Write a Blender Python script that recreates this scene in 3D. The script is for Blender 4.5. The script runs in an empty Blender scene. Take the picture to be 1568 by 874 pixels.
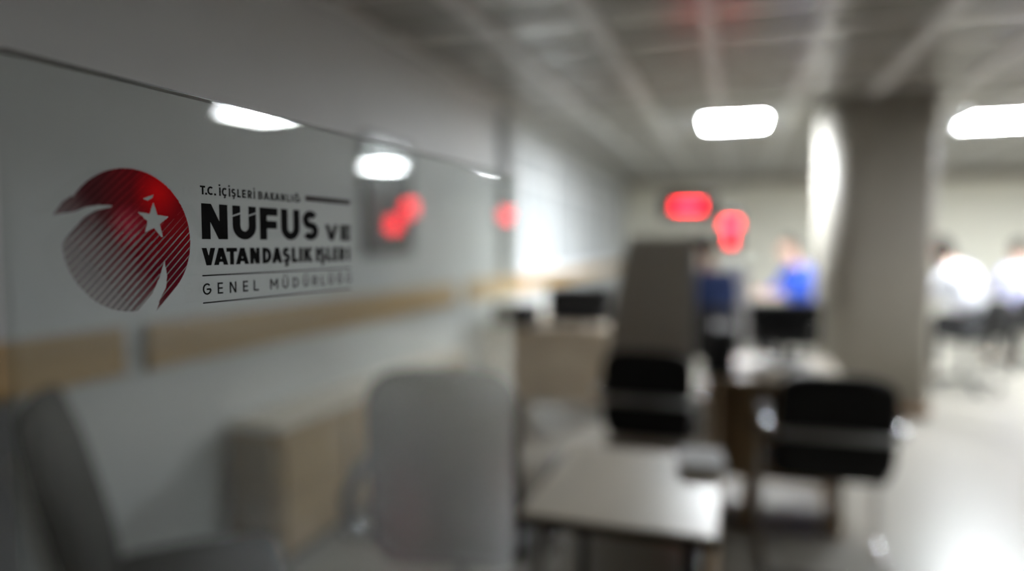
import bpy, bmesh, math, random
from mathutils import Vector, Matrix
random.seed(7)
PI = math.pi
scene = bpy.context.scene
C = bpy.context.collection

# ------------------------------------------------------------------ camera
W, H, F = 1568.0, 874.0, 1045.0           # photograph frame, focal length in pixels
VPX, HORY = 1130.0, 375.0                 # vanishing point of the room's long axis
EYE = Vector((0.0, 0.0, 1.40))
YAW = math.atan((VPX - W/2) / F)
PITCH = math.atan((H/2 - HORY) / F)
cam_data = bpy.data.cameras.new('camera')
cam = bpy.data.objects.new('camera', cam_data); C.objects.link(cam)
cam.location = EYE
cam.rotation_euler = (PI/2 - PITCH, 0, YAW)
cam_data.sensor_width = 36.0
cam_data.lens = F * 36.0 / W
cam_data.clip_start = 0.02; cam_data.clip_end = 100
cam_data.dof.use_dof = True
scene.camera = cam
RM = cam.rotation_euler.to_matrix()
def ray(px, py):
    return RM @ Vector(((px - W/2)/F, -(py - H/2)/F, -1.0))     # unit depth along the view axis
def P(px, py, depth=None, x=None, y=None, z=None):
    d = ray(px, py)
    if depth is not None: t = depth
    elif x is not None: t = (x - EYE.x)/d.x
    elif y is not None: t = (y - EYE.y)/d.y
    else: t = (z - EYE.z)/d.z
    return EYE + d*t
# the glass screen: a vertical plane left of the camera
GVPX, GDIST = 1212.0, 0.354
_ga = math.atan((GVPX - W/2)/F) - YAW
GD = Vector((math.sin(_ga), math.cos(_ga), 0))                  # along the glass
GN = Vector((-math.cos(_ga), math.sin(_ga), 0))                 # away from the camera
GP0 = EYE + GN*GDIST
def glass_uv(px, py):
    d = ray(px, py); t = (GP0 - EYE).dot(GN)/d.dot(GN)
    q = EYE + d*t
    return (q - GP0).dot(GD), q.z
def mirror(p):
    return p - GN*(2*(p - GP0).dot(GN))
_q = ray(298, 370); _t = GDIST/_q.dot(GN)
cam_data.dof.focus_distance = _t
cam_data.dof.aperture_fstop = cam_data.lens/(1000*0.0171)
cam_data.dof.aperture_blades = 0

# ------------------------------------------------------------------ world, exposure
w = bpy.data.worlds.new('world'); scene.world = w; w.use_nodes = True
w.node_tree.nodes['Background'].inputs[0].default_value = (0.8, 0.85, 0.9, 1)
w.node_tree.nodes['Background'].inputs[1].default_value = 0.0
vs = scene.view_settings
vs.view_transform = 'Standard'; vs.look = 'None'; vs.gamma = 1; vs.use_curve_mapping = False
vs.exposure = 0.12
LAMP = 190.0                                # radiance of the ceiling panels

# ------------------------------------------------------------------ materials
def mat(name, col, rough=0.6, metal=0.0, var=0.06, scale=8.0, spec=0.5, stretch=None, emit=None, bump=0.0):
    m = bpy.data.materials.new(name); m.use_nodes = True
    nt = m.node_tree; b = nt.nodes['Principled BSDF']
    b.inputs['Roughness'].default_value = rough
    b.inputs['Metallic'].default_value = metal
    b.inputs['Specular IOR Level'].default_value = spec
    tc = nt.nodes.new('ShaderNodeTexCoord'); mp = nt.nodes.new('ShaderNodeMapping')
    nz = nt.nodes.new('ShaderNodeTexNoise'); nz.inputs['Scale'].default_value = scale
    nz.inputs['Detail'].default_value = 4
    if stretch: mp.inputs['Scale'].default_value = stretch
    rp = nt.nodes.new('ShaderNodeValToRGB')
    rp.color_ramp.elements[0].position = 0.3; rp.color_ramp.elements[1].position = 0.7
    rp.color_ramp.elements[0].color = tuple(c*(1-var) for c in col) + (1,)
    rp.color_ramp.elements[1].color = tuple(min(1, c*(1+var)) for c in col) + (1,)
    nt.links.new(tc.outputs['Object'], mp.inputs['Vector'])
    nt.links.new(mp.outputs[0], nz.inputs['Vector'])
    nt.links.new(nz.outputs[0], rp.inputs[0])
    nt.links.new(rp.outputs[0], b.inputs['Base Color'])
    if bump:
        bp = nt.nodes.new('ShaderNodeBump'); bp.inputs['Strength'].default_value = bump
        bp.inputs['Distance'].default_value = 0.01
        nt.links.new(nz.outputs[0], bp.inputs['Height']); nt.links.new(bp.outputs[0], b.inputs['Normal'])
    if emit:
        b.inputs['Emission Color'].default_value = tuple(emit[0]) + (1,)
        b.inputs['Emission Strength'].default_value = emit[1]
    return m
M = {}
M['wall'] = mat('wall_paint', (0.52, 0.535, 0.535), 0.55, var=0.03, scale=3)
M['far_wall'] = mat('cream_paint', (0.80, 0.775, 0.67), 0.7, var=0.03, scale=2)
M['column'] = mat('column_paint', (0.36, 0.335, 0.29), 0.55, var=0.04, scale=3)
M['floor'] = mat('floor_tile', (0.245, 0.228, 0.197), 0.33, var=0.05, scale=1.5)
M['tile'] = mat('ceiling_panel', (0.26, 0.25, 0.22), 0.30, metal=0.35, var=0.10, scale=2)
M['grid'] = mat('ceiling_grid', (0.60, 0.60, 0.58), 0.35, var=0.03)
M['wood'] = mat('oak_laminate', (0.37, 0.25, 0.125), 0.45, var=0.22, scale=5, stretch=(1, 0.12, 1))
M['rail'] = mat('rail_wood', (0.42, 0.27, 0.11), 0.5, var=0.2, scale=6, stretch=(1, 0.1, 1))
M['wood_pale'] = mat('pale_laminate', (0.74, 0.66, 0.54), 0.35, var=0.10, scale=5, stretch=(1, 0.15, 1))
M['wood_dark'] = mat('edge_band', (0.10, 0.075, 0.05), 0.5, var=0.1)
M['black'] = mat('black_fabric', (0.010, 0.010, 0.010), 0.75, var=0.2, scale=40)
M['leather'] = mat('dark_leather', (0.022, 0.021, 0.019), 0.42, var=0.2, scale=30, bump=0.15)
M['plastic'] = mat('black_plastic', (0.012, 0.013, 0.015), 0.35, var=0.1)
M['charcoal'] = mat('charcoal_plastic', (0.03, 0.032, 0.036), 0.4, var=0.1)
M['chrome'] = mat('chrome', (0.75, 0.76, 0.80), 0.16, metal=1.0, var=0.02)
M['grey_metal'] = mat('grey_metal', (0.55, 0.55, 0.55), 0.35, metal=0.6, var=0.05)
M['white'] = mat('white_plastic', (0.80, 0.80, 0.80), 0.4, var=0.02)
M['paper'] = mat('paper', (0.85, 0.85, 0.85), 0.8, var=0.02)
M['panel_grey'] = mat('grey_screen_fabric', (0.60, 0.56, 0.51), 0.8, var=0.05, scale=60)
M['dark_board'] = mat('dark_board', (0.05, 0.055, 0.06), 0.3, var=0.1)
M['skirting'] = mat('brown_skirting', (0.22, 0.14, 0.08), 0.5, var=0.1)
M['pilaster'] = mat('grey_trunking', (0.33, 0.34, 0.34), 0.5)
M['skin'] = mat('skin', (0.55, 0.34, 0.25), 0.55, var=0.04)
M['hair'] = mat('hair_black', (0.006, 0.005, 0.005), 0.85, spec=0.1, var=0.2, scale=60)
M['shirt_white'] = mat('cloth_white', (0.60, 0.61, 0.66), 0.8, var=0.03)
M['shirt_blue'] = mat('cloth_blue', (0.006, 0.05, 0.36), 0.7, var=0.08)
M['shirt_navy'] = mat('cloth_navy', (0.03, 0.06, 0.20), 0.8, var=0.08)
M['shirt_grey'] = mat('cloth_grey', (0.40, 0.45, 0.52), 0.8, var=0.05)
M['trousers'] = mat('cloth_black', (0.012, 0.012, 0.014), 0.8, var=0.1)
M['shoe'] = mat('shoe_black', (0.01, 0.01, 0.01), 0.4)
M['eye'] = mat('eye_dark', (0.02, 0.015, 0.01), 0.2)
M['pale_green'] = mat('pale_green_metal', (0.62, 0.70, 0.62), 0.4, var=0.05)
M['lamp'] = mat('lamp_diffuser', (0.9, 0.9, 0.9), 0.5, var=0.0, emit=((0.91, 0.965, 1.0), LAMP))
M['led'] = mat('red_led', (0.3, 0.02, 0.03), 0.4, var=0.0, emit=((1.0, 0.018, 0.035), 26.0))
M['shirt_lavender'] = mat('cloth_lavender', (0.42, 0.42, 0.60), 0.8, var=0.05)
M['pane'] = mat('frosted_pane', (0.46, 0.48, 0.49), 0.6, var=0.02)
M['vinyl_black'] = mat('black_vinyl', (0.004, 0.004, 0.004), 0.8, var=0.1, spec=0.1)
M['vinyl_grey'] = mat('grey_vinyl', (0.07, 0.062, 0.062), 0.8, var=0.05, spec=0.1)

def glass_mat():
    m = bpy.data.materials.new('clear_glass'); m.use_nodes = True
    nt = m.node_tree; nt.nodes.clear()
    out = nt.nodes.new('ShaderNodeOutputMaterial'); mix = nt.nodes.new('ShaderNodeMixShader')
    tr = nt.nodes.new('ShaderNodeBsdfTransparent'); gl = nt.nodes.new('ShaderNodeBsdfGlossy')
    tr.inputs[0].default_value = (0.88, 0.90, 0.89, 1); gl.inputs['Roughness'].default_value = 0.0
    gl.inputs[0].default_value = (1, 1, 1, 1)
    ge = nt.nodes.new('ShaderNodeNewGeometry'); dt = nt.nodes.new('ShaderNodeVectorMath'); dt.operation = 'DOT_PRODUCT'
    nt.links.new(ge.outputs['Normal'], dt.inputs[0]); nt.links.new(ge.outputs['Incoming'], dt.inputs[1])
    def mth(op, a, b=None):
        n = nt.nodes.new('ShaderNodeMath'); n.operation = op
        for i, v in enumerate((a, b)):
            if v is None: continue
            if isinstance(v, (int, float)): n.inputs[i].default_value = v
            else: nt.links.new(v, n.inputs[i])
        return n.outputs[0]
    c = mth('ABSOLUTE', dt.outputs['Value'])
    f = mth('ADD', mth('MULTIPLY', mth('POWER', mth('SUBTRACT', 1.0, c), 5.0), 0.96), 0.04)   # Schlick, same on both faces
    nt.links.new(f, mix.inputs[0]); nt.links.new(tr.outputs[0], mix.inputs[1]); nt.links.new(gl.outputs[0], mix.inputs[2])
    nt.links.new(mix.outputs[0], out.inputs[0])
    return m
M['spine'] = mat('pale_grey_metal', (0.85, 0.85, 0.85), 0.4, var=0.03)
M['glass'] = glass_mat()
M['glass_edge'] = mat('glass_edge', (0.10, 0.095, 0.09), 0.3)

# ------------------------------------------------------------------ mesh helpers
def obj(name, bm, m, parent=None, smooth=False):
    me = bpy.data.meshes.new(name)
    if smooth:
        for f in bm.faces: f.smooth = True
    bm.to_mesh(me); bm.free()
    me.materials.append(M[m] if isinstance(m, str) else m)
    o = bpy.data.objects.new(name, me); C.objects.link(o); o.parent = parent
    return o
def tag(o, label, cat, group=None):
    o['label'] = label; o['category'] = cat
    if group: o['group'] = group
    return o
def thing(name, label, cat, loc=(0, 0, 0), rz=0, group=None):
    o = bpy.data.objects.new(name, None); C.objects.link(o); o.empty_display_size = 0.1
    o.location = loc; o.rotation_euler = (0, 0, rz)
    return tag(o, label, cat, group)
def struct(name, bm, m, parent=None):
    o = obj(name, bm, m, parent)
    if parent is None: o['kind'] = 'structure'
    return o
def copy_tree(o, parent=None):
    c = o.copy(); C.objects.link(c); c.parent = parent
    for ch in list(o.children): copy_tree(ch, c)
    return c
def add_box(bm, x0, x1, y0, y1, z0, z1, bev=0.0, seg=2, rot=None, pivot=None):
    r = bmesh.ops.create_cube(bm, size=1.0)
    vs_ = r['verts']
    bmesh.ops.scale(bm, vec=(x1-x0, y1-y0, z1-z0), verts=vs_)
    bmesh.ops.translate(bm, vec=((x0+x1)/2, (y0+y1)/2, (z0+z1)/2), verts=vs_)
    if bev:
        es = list({e for v in vs_ for e in v.link_edges})
        n0 = set(bm.verts)
        rr = bmesh.ops.bevel(bm, geom=es, offset=bev, segments=seg, profile=0.5, affect='EDGES')
        vs_ = list({v for f in rr['faces'] for v in f.verts} | {v for v in vs_ if v.is_valid})
    if rot is not None:
        bmesh.ops.rotate(bm, cent=pivot or Vector((0, 0, 0)), matrix=rot, verts=vs_)
    return bm
def box(*a, **k): return add_box(bmesh.new(), *a, **k)
def add_tube(bm, pts, r, n=10, cap=True):
    pts = [Vector(p) for p in pts]; rings = []; prev = None
    for i, p in enumerate(pts):
        a = pts[max(0, i-1)]; b = pts[min(len(pts)-1, i+1)]
        t = (b - a).normalized()
        if prev is None:
            up = Vector((0, 0, 1)) if abs(t.z) < 0.9 else Vector((1, 0, 0))
            s = t.cross(up).normalized()
        else:
            s = (prev - t*prev.dot(t)).normalized()
        prev = s; q = t.cross(s)
        rr = r[i] if isinstance(r, (list, tuple)) else r
        rings.append([bm.verts.new(p + s*(rr*math.cos(2*PI*k/n)) + q*(rr*math.sin(2*PI*k/n))) for k in range(n)])
    for a, b in zip(rings, rings[1:]):
        for k in range(n): bm.faces.new((a[k], a[(k+1) % n], b[(k+1) % n], b[k]))
    if cap: bm.faces.new(rings[0][::-1]); bm.faces.new(rings[-1])
    return bm
def tube(pts, r, n=10): return add_tube(bmesh.new(), pts, r, n)
def smooth_path(pts, sub=6):
    pts = [Vector(p) for p in pts]; out = []
    for i in range(len(pts)-1):
        p0 = pts[max(0, i-1)]; p1 = pts[i]; p2 = pts[i+1]; p3 = pts[min(len(pts)-1, i+2)]
        for k in range(sub):
            t = k/sub
            out.append(0.5*((2*p1) + (p2-p0)*t + (2*p0-5*p1+4*p2-p3)*t*t + (3*p1-p0-3*p2+p3)*t**3))
    out.append(pts[-1]); return out
def lathe(prof, n=24):
    bm = bmesh.new(); rings = []
    for r, z in prof:
        rings.append([bm.verts.new((r*math.cos(2*PI*k/n), r*math.sin(2*PI*k/n), z)) for k in range(n)])
    for a, b in zip(rings, rings[1:]):
        for k in range(n): bm.faces.new((a[k], a[(k+1) % n], b[(k+1) % n], b[k]))
    bm.faces.new(rings[0][::-1]); bm.faces.new(rings[-1]); return bm
def prism(poly, z0, z1):
    bm = bmesh.new()
    a = [bm.verts.new((x, y, z0)) for x, y in poly]; b = [bm.verts.new((x, y, z1)) for x, y in poly]
    n = len(poly)
    bm.faces.new(a[::-1]); bm.faces.new(b)
    for k in range(n): bm.faces.new((a[k], a[(k+1) % n], b[(k+1) % n], b[k]))
    return bm
def rrect(x0, x1, y0, y1, r, n=10):
    out = []
    for cx, cy, a0 in ((x1-r, y1-r, 0), (x0+r, y1-r, 90), (x0+r, y0+r, 180), (x1-r, y0+r, 270)):
        for k in range(n+1):
            a = math.radians(a0 + 90*k/n); out.append((cx + r*math.cos(a), cy + r*math.sin(a)))
    return out
def pad(w_, h_, t_, bulge=0.02, nx=10, nz=12, r=0.06, curve=0.0, taper=0.0):
    """upholstered pad standing in the XZ plane, base at z=0, thickness along y, rounded outline and swollen faces"""
    bm = bmesh.new(); grid = {}
    for s in (-1, 1):
        for i in range(nx+1):
            for k in range(nz+1):
                u = -1 + 2*i/nx; v = -1 + 2*k/nz
                n_ = 6.0
                l = (abs(u)**n_ + abs(v)**n_)**(1/n_); mxx = max(abs(u), abs(v)) or 1
                q = mxx/l if l else 1
                uu, vv = u*q, v*q
                edge = max(abs(u), abs(v))
                th = t_/2*(1 - 0.45*edge**8) + bulge*(1-u*u)*(1-v*v)
                x = uu*w_/2*(1 - taper*(vv+1)/2); z = (vv+1)/2*h_
                y = s*th + curve*(uu*uu)
                grid[s, i, k] = bm.verts.new((x, y, z))
    for i in range(nx):
        for k in range(nz):
            bm.faces.new((grid[-1, i, k], grid[-1, i+1, k], grid[-1, i+1, k+1], grid[-1, i, k+1]))
            bm.faces.new((grid[1, i, k], grid[1, i, k+1], grid[1, i+1, k+1], grid[1, i+1, k]))
    rim = [(i, 0) for i in range(nx)] + [(nx, k) for k in range(nz)] + [(i, nz) for i in range(nx, 0, -1)] + [(0, k) for k in range(nz, 0, -1)]
    for a, b in zip(rim, rim[1:] + rim[:1]):
        bm.faces.new((grid[-1, a[0], a[1]], grid[1, a[0], a[1]], grid[1, b[0], b[1]], grid[-1, b[0], b[1]]))
    return bm
def xform(bm, mtx):
    bmesh.ops.transform(bm, matrix=mtx, verts=bm.verts); return bm
T = Matrix.Translation
def RX(a): return Matrix.Rotation(a, 4, 'X')
def RZ(a): return Matrix.Rotation(a, 4, 'Z')
def RY(a): return Matrix.Rotation(a, 4, 'Y')

# ------------------------------------------------------------------ the room
XW, XR, YB, YF, ZC = -2.05, 9.0, -3.0, 13.2, 2.60
struct('floor', box(XW-0.2, XR+0.2, YB-0.2, YF+0.2, -0.1, 0), 'floor')
struct('wall_left', box(XW-0.2, XW, YB-0.2, YF+0.2, 0, ZC+0.3), 'wall')
struct('wall_right', box(XR, XR+0.2, YB-0.2, YF+0.2, 0, ZC+0.3), 'wall')
struct('wall_far', box(XW, XR, YF, YF+0.2, 0, ZC+0.3), 'far_wall')
struct('wall_behind', box(XW, XR, YB-0.2, YB, 0, ZC+0.3), 'wall')
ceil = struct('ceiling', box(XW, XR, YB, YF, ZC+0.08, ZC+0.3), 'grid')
# lamps first: their cells stay open in the ceiling grid
GX0, GS = -0.18, 0.60
def cell(x, y): return (math.floor((x-GX0)/GS), math.floor(y/GS))
lamp_px = [(1125, 186, False), (1530, 184, False), (398, 172, True), (587, 254, True), (770, 251, True)]
lamp_cells = []
lamp_pos = []
for px, py, mir in lamp_px:
    p = P(px, py, z=ZC)
    if mir: p = mirror(p)
    lamp_pos.append(p)
lamp_labels = ['square white ceiling light panel, lit, beside the wide column',
               'square white ceiling light panel, lit, beyond the right side of the column',
               'lit square ceiling light over the open hall, mirrored at the top edge of the glass',
               'lit square ceiling light deep in the hall, mirrored as a pill in the glass',
               'lit square ceiling light panel mirrored as a thin sliver in the glass']
lamp_rects = []
lamp_names = ['ceiling_light', 'ceiling_light', 'ceiling_light_near_hall_offscreen', 'ceiling_light_deep_hall_offscreen', 'ceiling_light_hall_offscreen']
for p, lab, nm in zip(lamp_pos, lamp_labels, lamp_names):
    t = thing(nm, lab, 'ceiling light', (p.x, p.y, ZC), 0, 'square ceiling light panels')
    s = 0.30
    bm = bmesh.new()
    for a in ((-s, s, -s, -s+0.02), (-s, s, s-0.02, s), (-s, -s+0.02, -s+0.02, s-0.02), (s-0.02, s, -s+0.02, s-0.02)):
        add_box(bm, a[0], a[1], a[2], a[3], -0.014, 0.07)
    obj('frame', bm, 'white', t)
    obj('diffuser', box(-s+0.02, s-0.02, -s+0.02, s-0.02, -0.008, 0.05), 'lamp', t)
    lamp_rects.append((p.x-s, p.x+s, p.y-s, p.y+s))
def clear_of_lamps(x0, x1, y0, y1):
    return all(x1 <= a or x0 >= b or y1 <= c or y0 >= d for a, b, c, d in lamp_rects)
xs = [GX0 + GS*k for k in range(-3, 16)]
gw = 0.036
bm = bmesh.new()
for gx in xs:
    if gx-gw > XW and gx+gw < XR: add_box(bm, gx-gw, gx+gw, YB, YF, ZC+0.004, ZC+0.081)
ny = int((YF-YB)/GS)
for k in range(ny+1):
    gy = YB + GS*k
    add_box(bm, XW, XR, gy-0.02, gy+0.02, ZC+0.008, ZC+0.081)
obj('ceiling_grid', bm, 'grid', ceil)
rest = bmesh.new(); tiles = []
edges_x = [XW] + [x for x in xs if XW < x < XR] + [XR]
camM = RM.transposed()
def project(p):
    q = camM @ (p - EYE)
    if q.z > -0.1: return None
    return (W/2 + F*q.x/-q.z, H/2 - F*q.y/-q.z)
tile_mesh = {}
for x0, x1 in zip(edges_x, edges_x[1:]):
    if x1-x0 < 0.15: continue
    for k in range(ny):
        y0 = YB + GS*k + 0.02; y1 = y0 + GS - 0.04
        a, b = x0+gw, x1-gw
        if not clear_of_lamps(a, b, y0, y1): continue
        q = project(Vector(((a+b)/2, (y0+y1)/2, ZC)))
        if q and -60 < q[0] < W+60 and -60 < q[1] < H:
            key = round(b-a, 3)
            if key not in tile_mesh:
                bm = box(-(b-a)/2, (b-a)/2, -(y1-y0)/2, (y1-y0)/2, 0, 0.03, bev=0.006, seg=1)
                o = obj('ceiling_panel', bm, 'tile', ceil); tile_mesh[key] = o.data
            else:
                o = bpy.data.objects.new('ceiling_panel', tile_mesh[key]); C.objects.link(o); o.parent = ceil
            o.location = ((a+b)/2, (y0+y1)/2, ZC+0.03 + random.uniform(-0.004, 0.004))
        else:
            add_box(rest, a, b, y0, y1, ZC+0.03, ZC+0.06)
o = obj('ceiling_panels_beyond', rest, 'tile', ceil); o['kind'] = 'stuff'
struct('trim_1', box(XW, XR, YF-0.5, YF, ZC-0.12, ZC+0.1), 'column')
# the wooden rail on the left wall, in lengths with open joints
rail = bpy.data.objects.new('trim_2', None); C.objects.link(rail); rail['kind'] = 'structure'
def ywall(px): return P(px, 400, x=XW).y
RZ0, RZ1 = 0.945, 1.115
ys = [YB, ywall(180), ywall(216), ywall(694), ywall(712), 8.6, 8.66, YF-0.5]
for a, b in zip(ys[::2], ys[1::2]):
    obj('rail_board', box(XW, XW+0.025, a, b, RZ0, RZ1, bev=0.004), 'rail', rail)
bm = box(XW, XW+0.07, ywall(770)-0.09, ywall(770)+0.09, RZ1, ZC+0.02, bev=0.008)
struct('trim_3', bm, 'pilaster')
# frosted window in the far part of the left wall
wy0, wy1 = ywall(786), ywall(938); wz0, wz1 = 1.15, 2.36
win = bpy.data.objects.new('window_1', None); C.objects.link(win); win['kind'] = 'structure'
ztr = P(840, 285, x=XW).z
bm = bmesh.new()
nb_ = 4
for k in range(nb_+1):
    yy = wy0 + (wy1-wy0)*k/nb_; add_box(bm, XW, XW+0.03, yy-0.025, yy+0.025, wz0, wz1)
for zz in (wz0, ztr, wz1): add_box(bm, XW, XW+0.028, wy0, wy1, zz-0.02, zz+0.02)
obj('window_frame', bm, 'white', win)
for k in range(nb_):
    for za, zb_ in ((wz0, ztr), (ztr, wz1)):
        obj('pane', box(XW, XW+0.012, wy0+(wy1-wy0)*k/nb_+0.02, wy0+(wy1-wy0)*(k+1)/nb_-0.02, za+0.015, zb_-0.015), 'pane', win)
obj('window_sill', box(XW, XW+0.09, wy0-0.04, wy1+0.04, wz0-0.05, wz0-0.02, bev=0.004), 'white', win)
print('WINDOW', wy0, wy1, ztr)
struct('baseboard_left', box(XW, XW+0.018, YB, YF, 0, 0.09), 'skirting')
struct('baseboard_far', box(XW, XR, YF-0.018, YF, 0, 0.09), 'skirting')

# the column with rounded corners
pb = P(1425, 640, z=0); pl = P(1252, 640, y=pb.y+0.12)
CX0, CX1, CY0 = pl.x, pb.x, pb.y
CW = CX1 - CX0
colm = bpy.data.objects.new('column', None); C.objects.link(colm); colm['kind'] = 'structure'
def column_outline(g=0.0, n=12):
    rl, rs = 0.34*CW, 0.10*CW; out = []
    for cx_, cy_, rd, a0 in ((CX1-rs, CY0+CW-rs, rs, 0), (CX0+rs, CY0+CW-rs, rs, 90), (CX0+rl, CY0+rl, rl, 180), (CX1-rs, CY0+rs, rs, 270)):
        for k in range(n+1):
            a = math.radians(a0 + 90*k/n); out.append((cx_ + (rd+g)*math.cos(a), cy_ + (rd+g)*math.sin(a)))
    return out
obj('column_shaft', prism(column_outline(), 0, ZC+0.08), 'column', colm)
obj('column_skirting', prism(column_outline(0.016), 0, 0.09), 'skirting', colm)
for o in colm.children:
    for f in o.data.polygons: f.use_smooth = len(f.vertices) == 4
print('COLUMN', CX0, CX1, CY0, 'lamps', [tuple(round(v, 2) for v in p) for p in lamp_pos])

# ------------------------------------------------------------------ the glass screen with the printed emblem
DESKZ = 0.74
u0, vtop = glass_uv(6, 68); u1, vt1 = glass_uv(790, 272)
GTOP = (vtop + vt1)/2
print('GLASS', u0, u1, vtop, vt1)
ga = math.atan2(GD.y, GD.x)
glass = thing('glass_screen', 'clear glass desk screen with a printed red globe emblem and black lettering', 'glass screen',
              (GP0.x, GP0.y, DESKZ), ga)
GT = 0.008
obj('pane', box(u0, u1, 0, GT, 0.012, GTOP-DESKZ), 'glass', glass)
bm = bmesh.new()
add_box(bm, u0, u1, 0, GT, GTOP-DESKZ-0.0002, GTOP-DESKZ+0.0006)
obj('polished_edge', bm, 'glass_edge', glass)
for uu in (u0+0.12, u1-0.12):
    obj('clamp', box(uu-0.025, uu+0.025, -0.012, GT+0.012, 0.0, 0.05, bev=0.004), 'chrome', glass)
UV = lambda px, py: (glass_uv(px, py)[0], glass_uv(px, py)[1] - DESKZ)

# --- lettering: strokes of even width on a unit box, laid out glyph by glyph
def arc(cx, cy, rx, ry, a0, a1, n=14):
    return [(cx + rx*math.cos(math.radians(a0+(a1-a0)*k/n)), cy + ry*math.sin(math.radians(a0+(a1-a0)*k/n))) for k in range(n+1)]
def bowl(top, bot, x0=0.0, x1=1.0, rx=None):
    rx = rx or (x1-x0)*0.55; ry = (top-bot)/2; xm = x1-rx
    return [(x0, top), (xm, top)] + arc(xm, bot+ry, rx, ry, 90, -90, 12)[1:-1] + [(xm, bot), (x0, bot)]
def Upath(top=1.0): return [(0, top), (0, 0.38)] + arc(0.5, 0.38, 0.5, 0.38, 180, 360, 16)[1:-1] + [(1, 0.38), (1, top)]
Spath = arc(0.5, 0.745, 0.46, 0.255, 30, 250, 14)[:-1] + [(0.5, 0.5)] + arc(0.5, 0.255, 0.5, 0.255, 70, -150, 14)[1:]
Cpath = arc(0.56, 0.5, 0.56, 0.5, 48, 312, 22)
G = {
 'T': [[(0, 1), (1, 1)], [(0.5, 1), (0.5, 0, 'b')]],
 'C': [Cpath],
 'I': [[(0.5, 0, 'b'), (0.5, 1, 't')]],
 'L': [[(0, 1, 't'), (0, 0), (1, 0)]],
 'E': [[(1, 1), (0, 1), (0, 0), (1, 0)], [(0, 0.5), (0.92, 0.5)]],
 'F': [[(1, 1), (0, 1), (0, 0, 'b')], [(0, 0.46), (0.92, 0.46)]],
 'R': [[(0, 0, 'b'), (0, 1)] + bowl(1, 0.42)[1:], [(0.5, 0.42), (1, 0, 'b')]],
 'B': [[(0, 0), (0, 1)] + bowl(1, 0.52, 0, 0.92)[1:], [(0, 0.52)] + bowl(0.52, 0, 0, 1)[1:] ],
 'A': [[(0, 0, 'b'), (0.5, 1), (1, 0, 'b')], [(0.2, 0.3), (0.8, 0.3)]],
 'K': [[(0, 0, 'b'), (0, 1, 't')], [(1, 1, 't'), (0.05, 0.40)], [(0.35, 0.6), (1, 0, 'b')]],
 'N': [[(0, 0, 'b'), (0, 1)], [(0, 1), (1, 0)], [(1, 0), (1, 1, 't')]],
 'M': [[(0, 0, 'b'), (0, 1)], [(0, 1), (0.5, 0.35)], [(0.5, 0.35), (1, 1)], [(1, 1), (1, 0, 'b')]],
 'V': [[(0, 1, 't'), (0.5, 0), (1, 1, 't')]],
 'D': [[(0, 0), (0, 1)] + bowl(1, 0, 0, 1, 0.75)[1:]],
 'U': [Upath()], 'S': [Spath],
 'G': [arc(0.54, 0.5, 0.54, 0.5, 45, 345, 24) + [(1.0, 0.48), (0.58, 0.48)]],
}
def ribbon(bm, pts, wd):
    """flat ribbon with mitred joints in the local XZ plane"""
    P2 = []
    for p in pts:
        if not P2 or (Vector(p) - P2[-1]).length > 1e-6: P2.append(Vector(p))
    n = len(P2); L = []; R = []
    for i in range(n):
        d0 = (P2[i]-P2[i-1]).normalized() if i else None
        d1 = (P2[i+1]-P2[i]).normalized() if i < n-1 else None
        if d0 is None: d0 = d1
        if d1 is None: d1 = d0
        n0 = Vector((-d0.y, d0.x)); n1 = Vector((-d1.y, d1.x))
        m = (n0+n1)
        if m.length < 1e-4: m = n0
        m = m.normalized(); k = min(1/max(m.dot(n0), 0.3), 2.2)
        L.append(P2[i] + m*wd/2*k); R.append(P2[i] - m*wd/2*k)
    vl = [bm.verts.new((p.x, 0, p.y)) for p in L]; vr = [bm.verts.new((p.x, 0, p.y)) for p in R]
    for i in range(n-1): bm.faces.new((vr[i], vr[i+1], vl[i+1], vl[i]))
SK = -0.0003                                   # vinyl on the near face
def quad(bm, pts):
    bm.faces.new([bm.verts.new((x, 0, z)) for x, z in pts])
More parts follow.
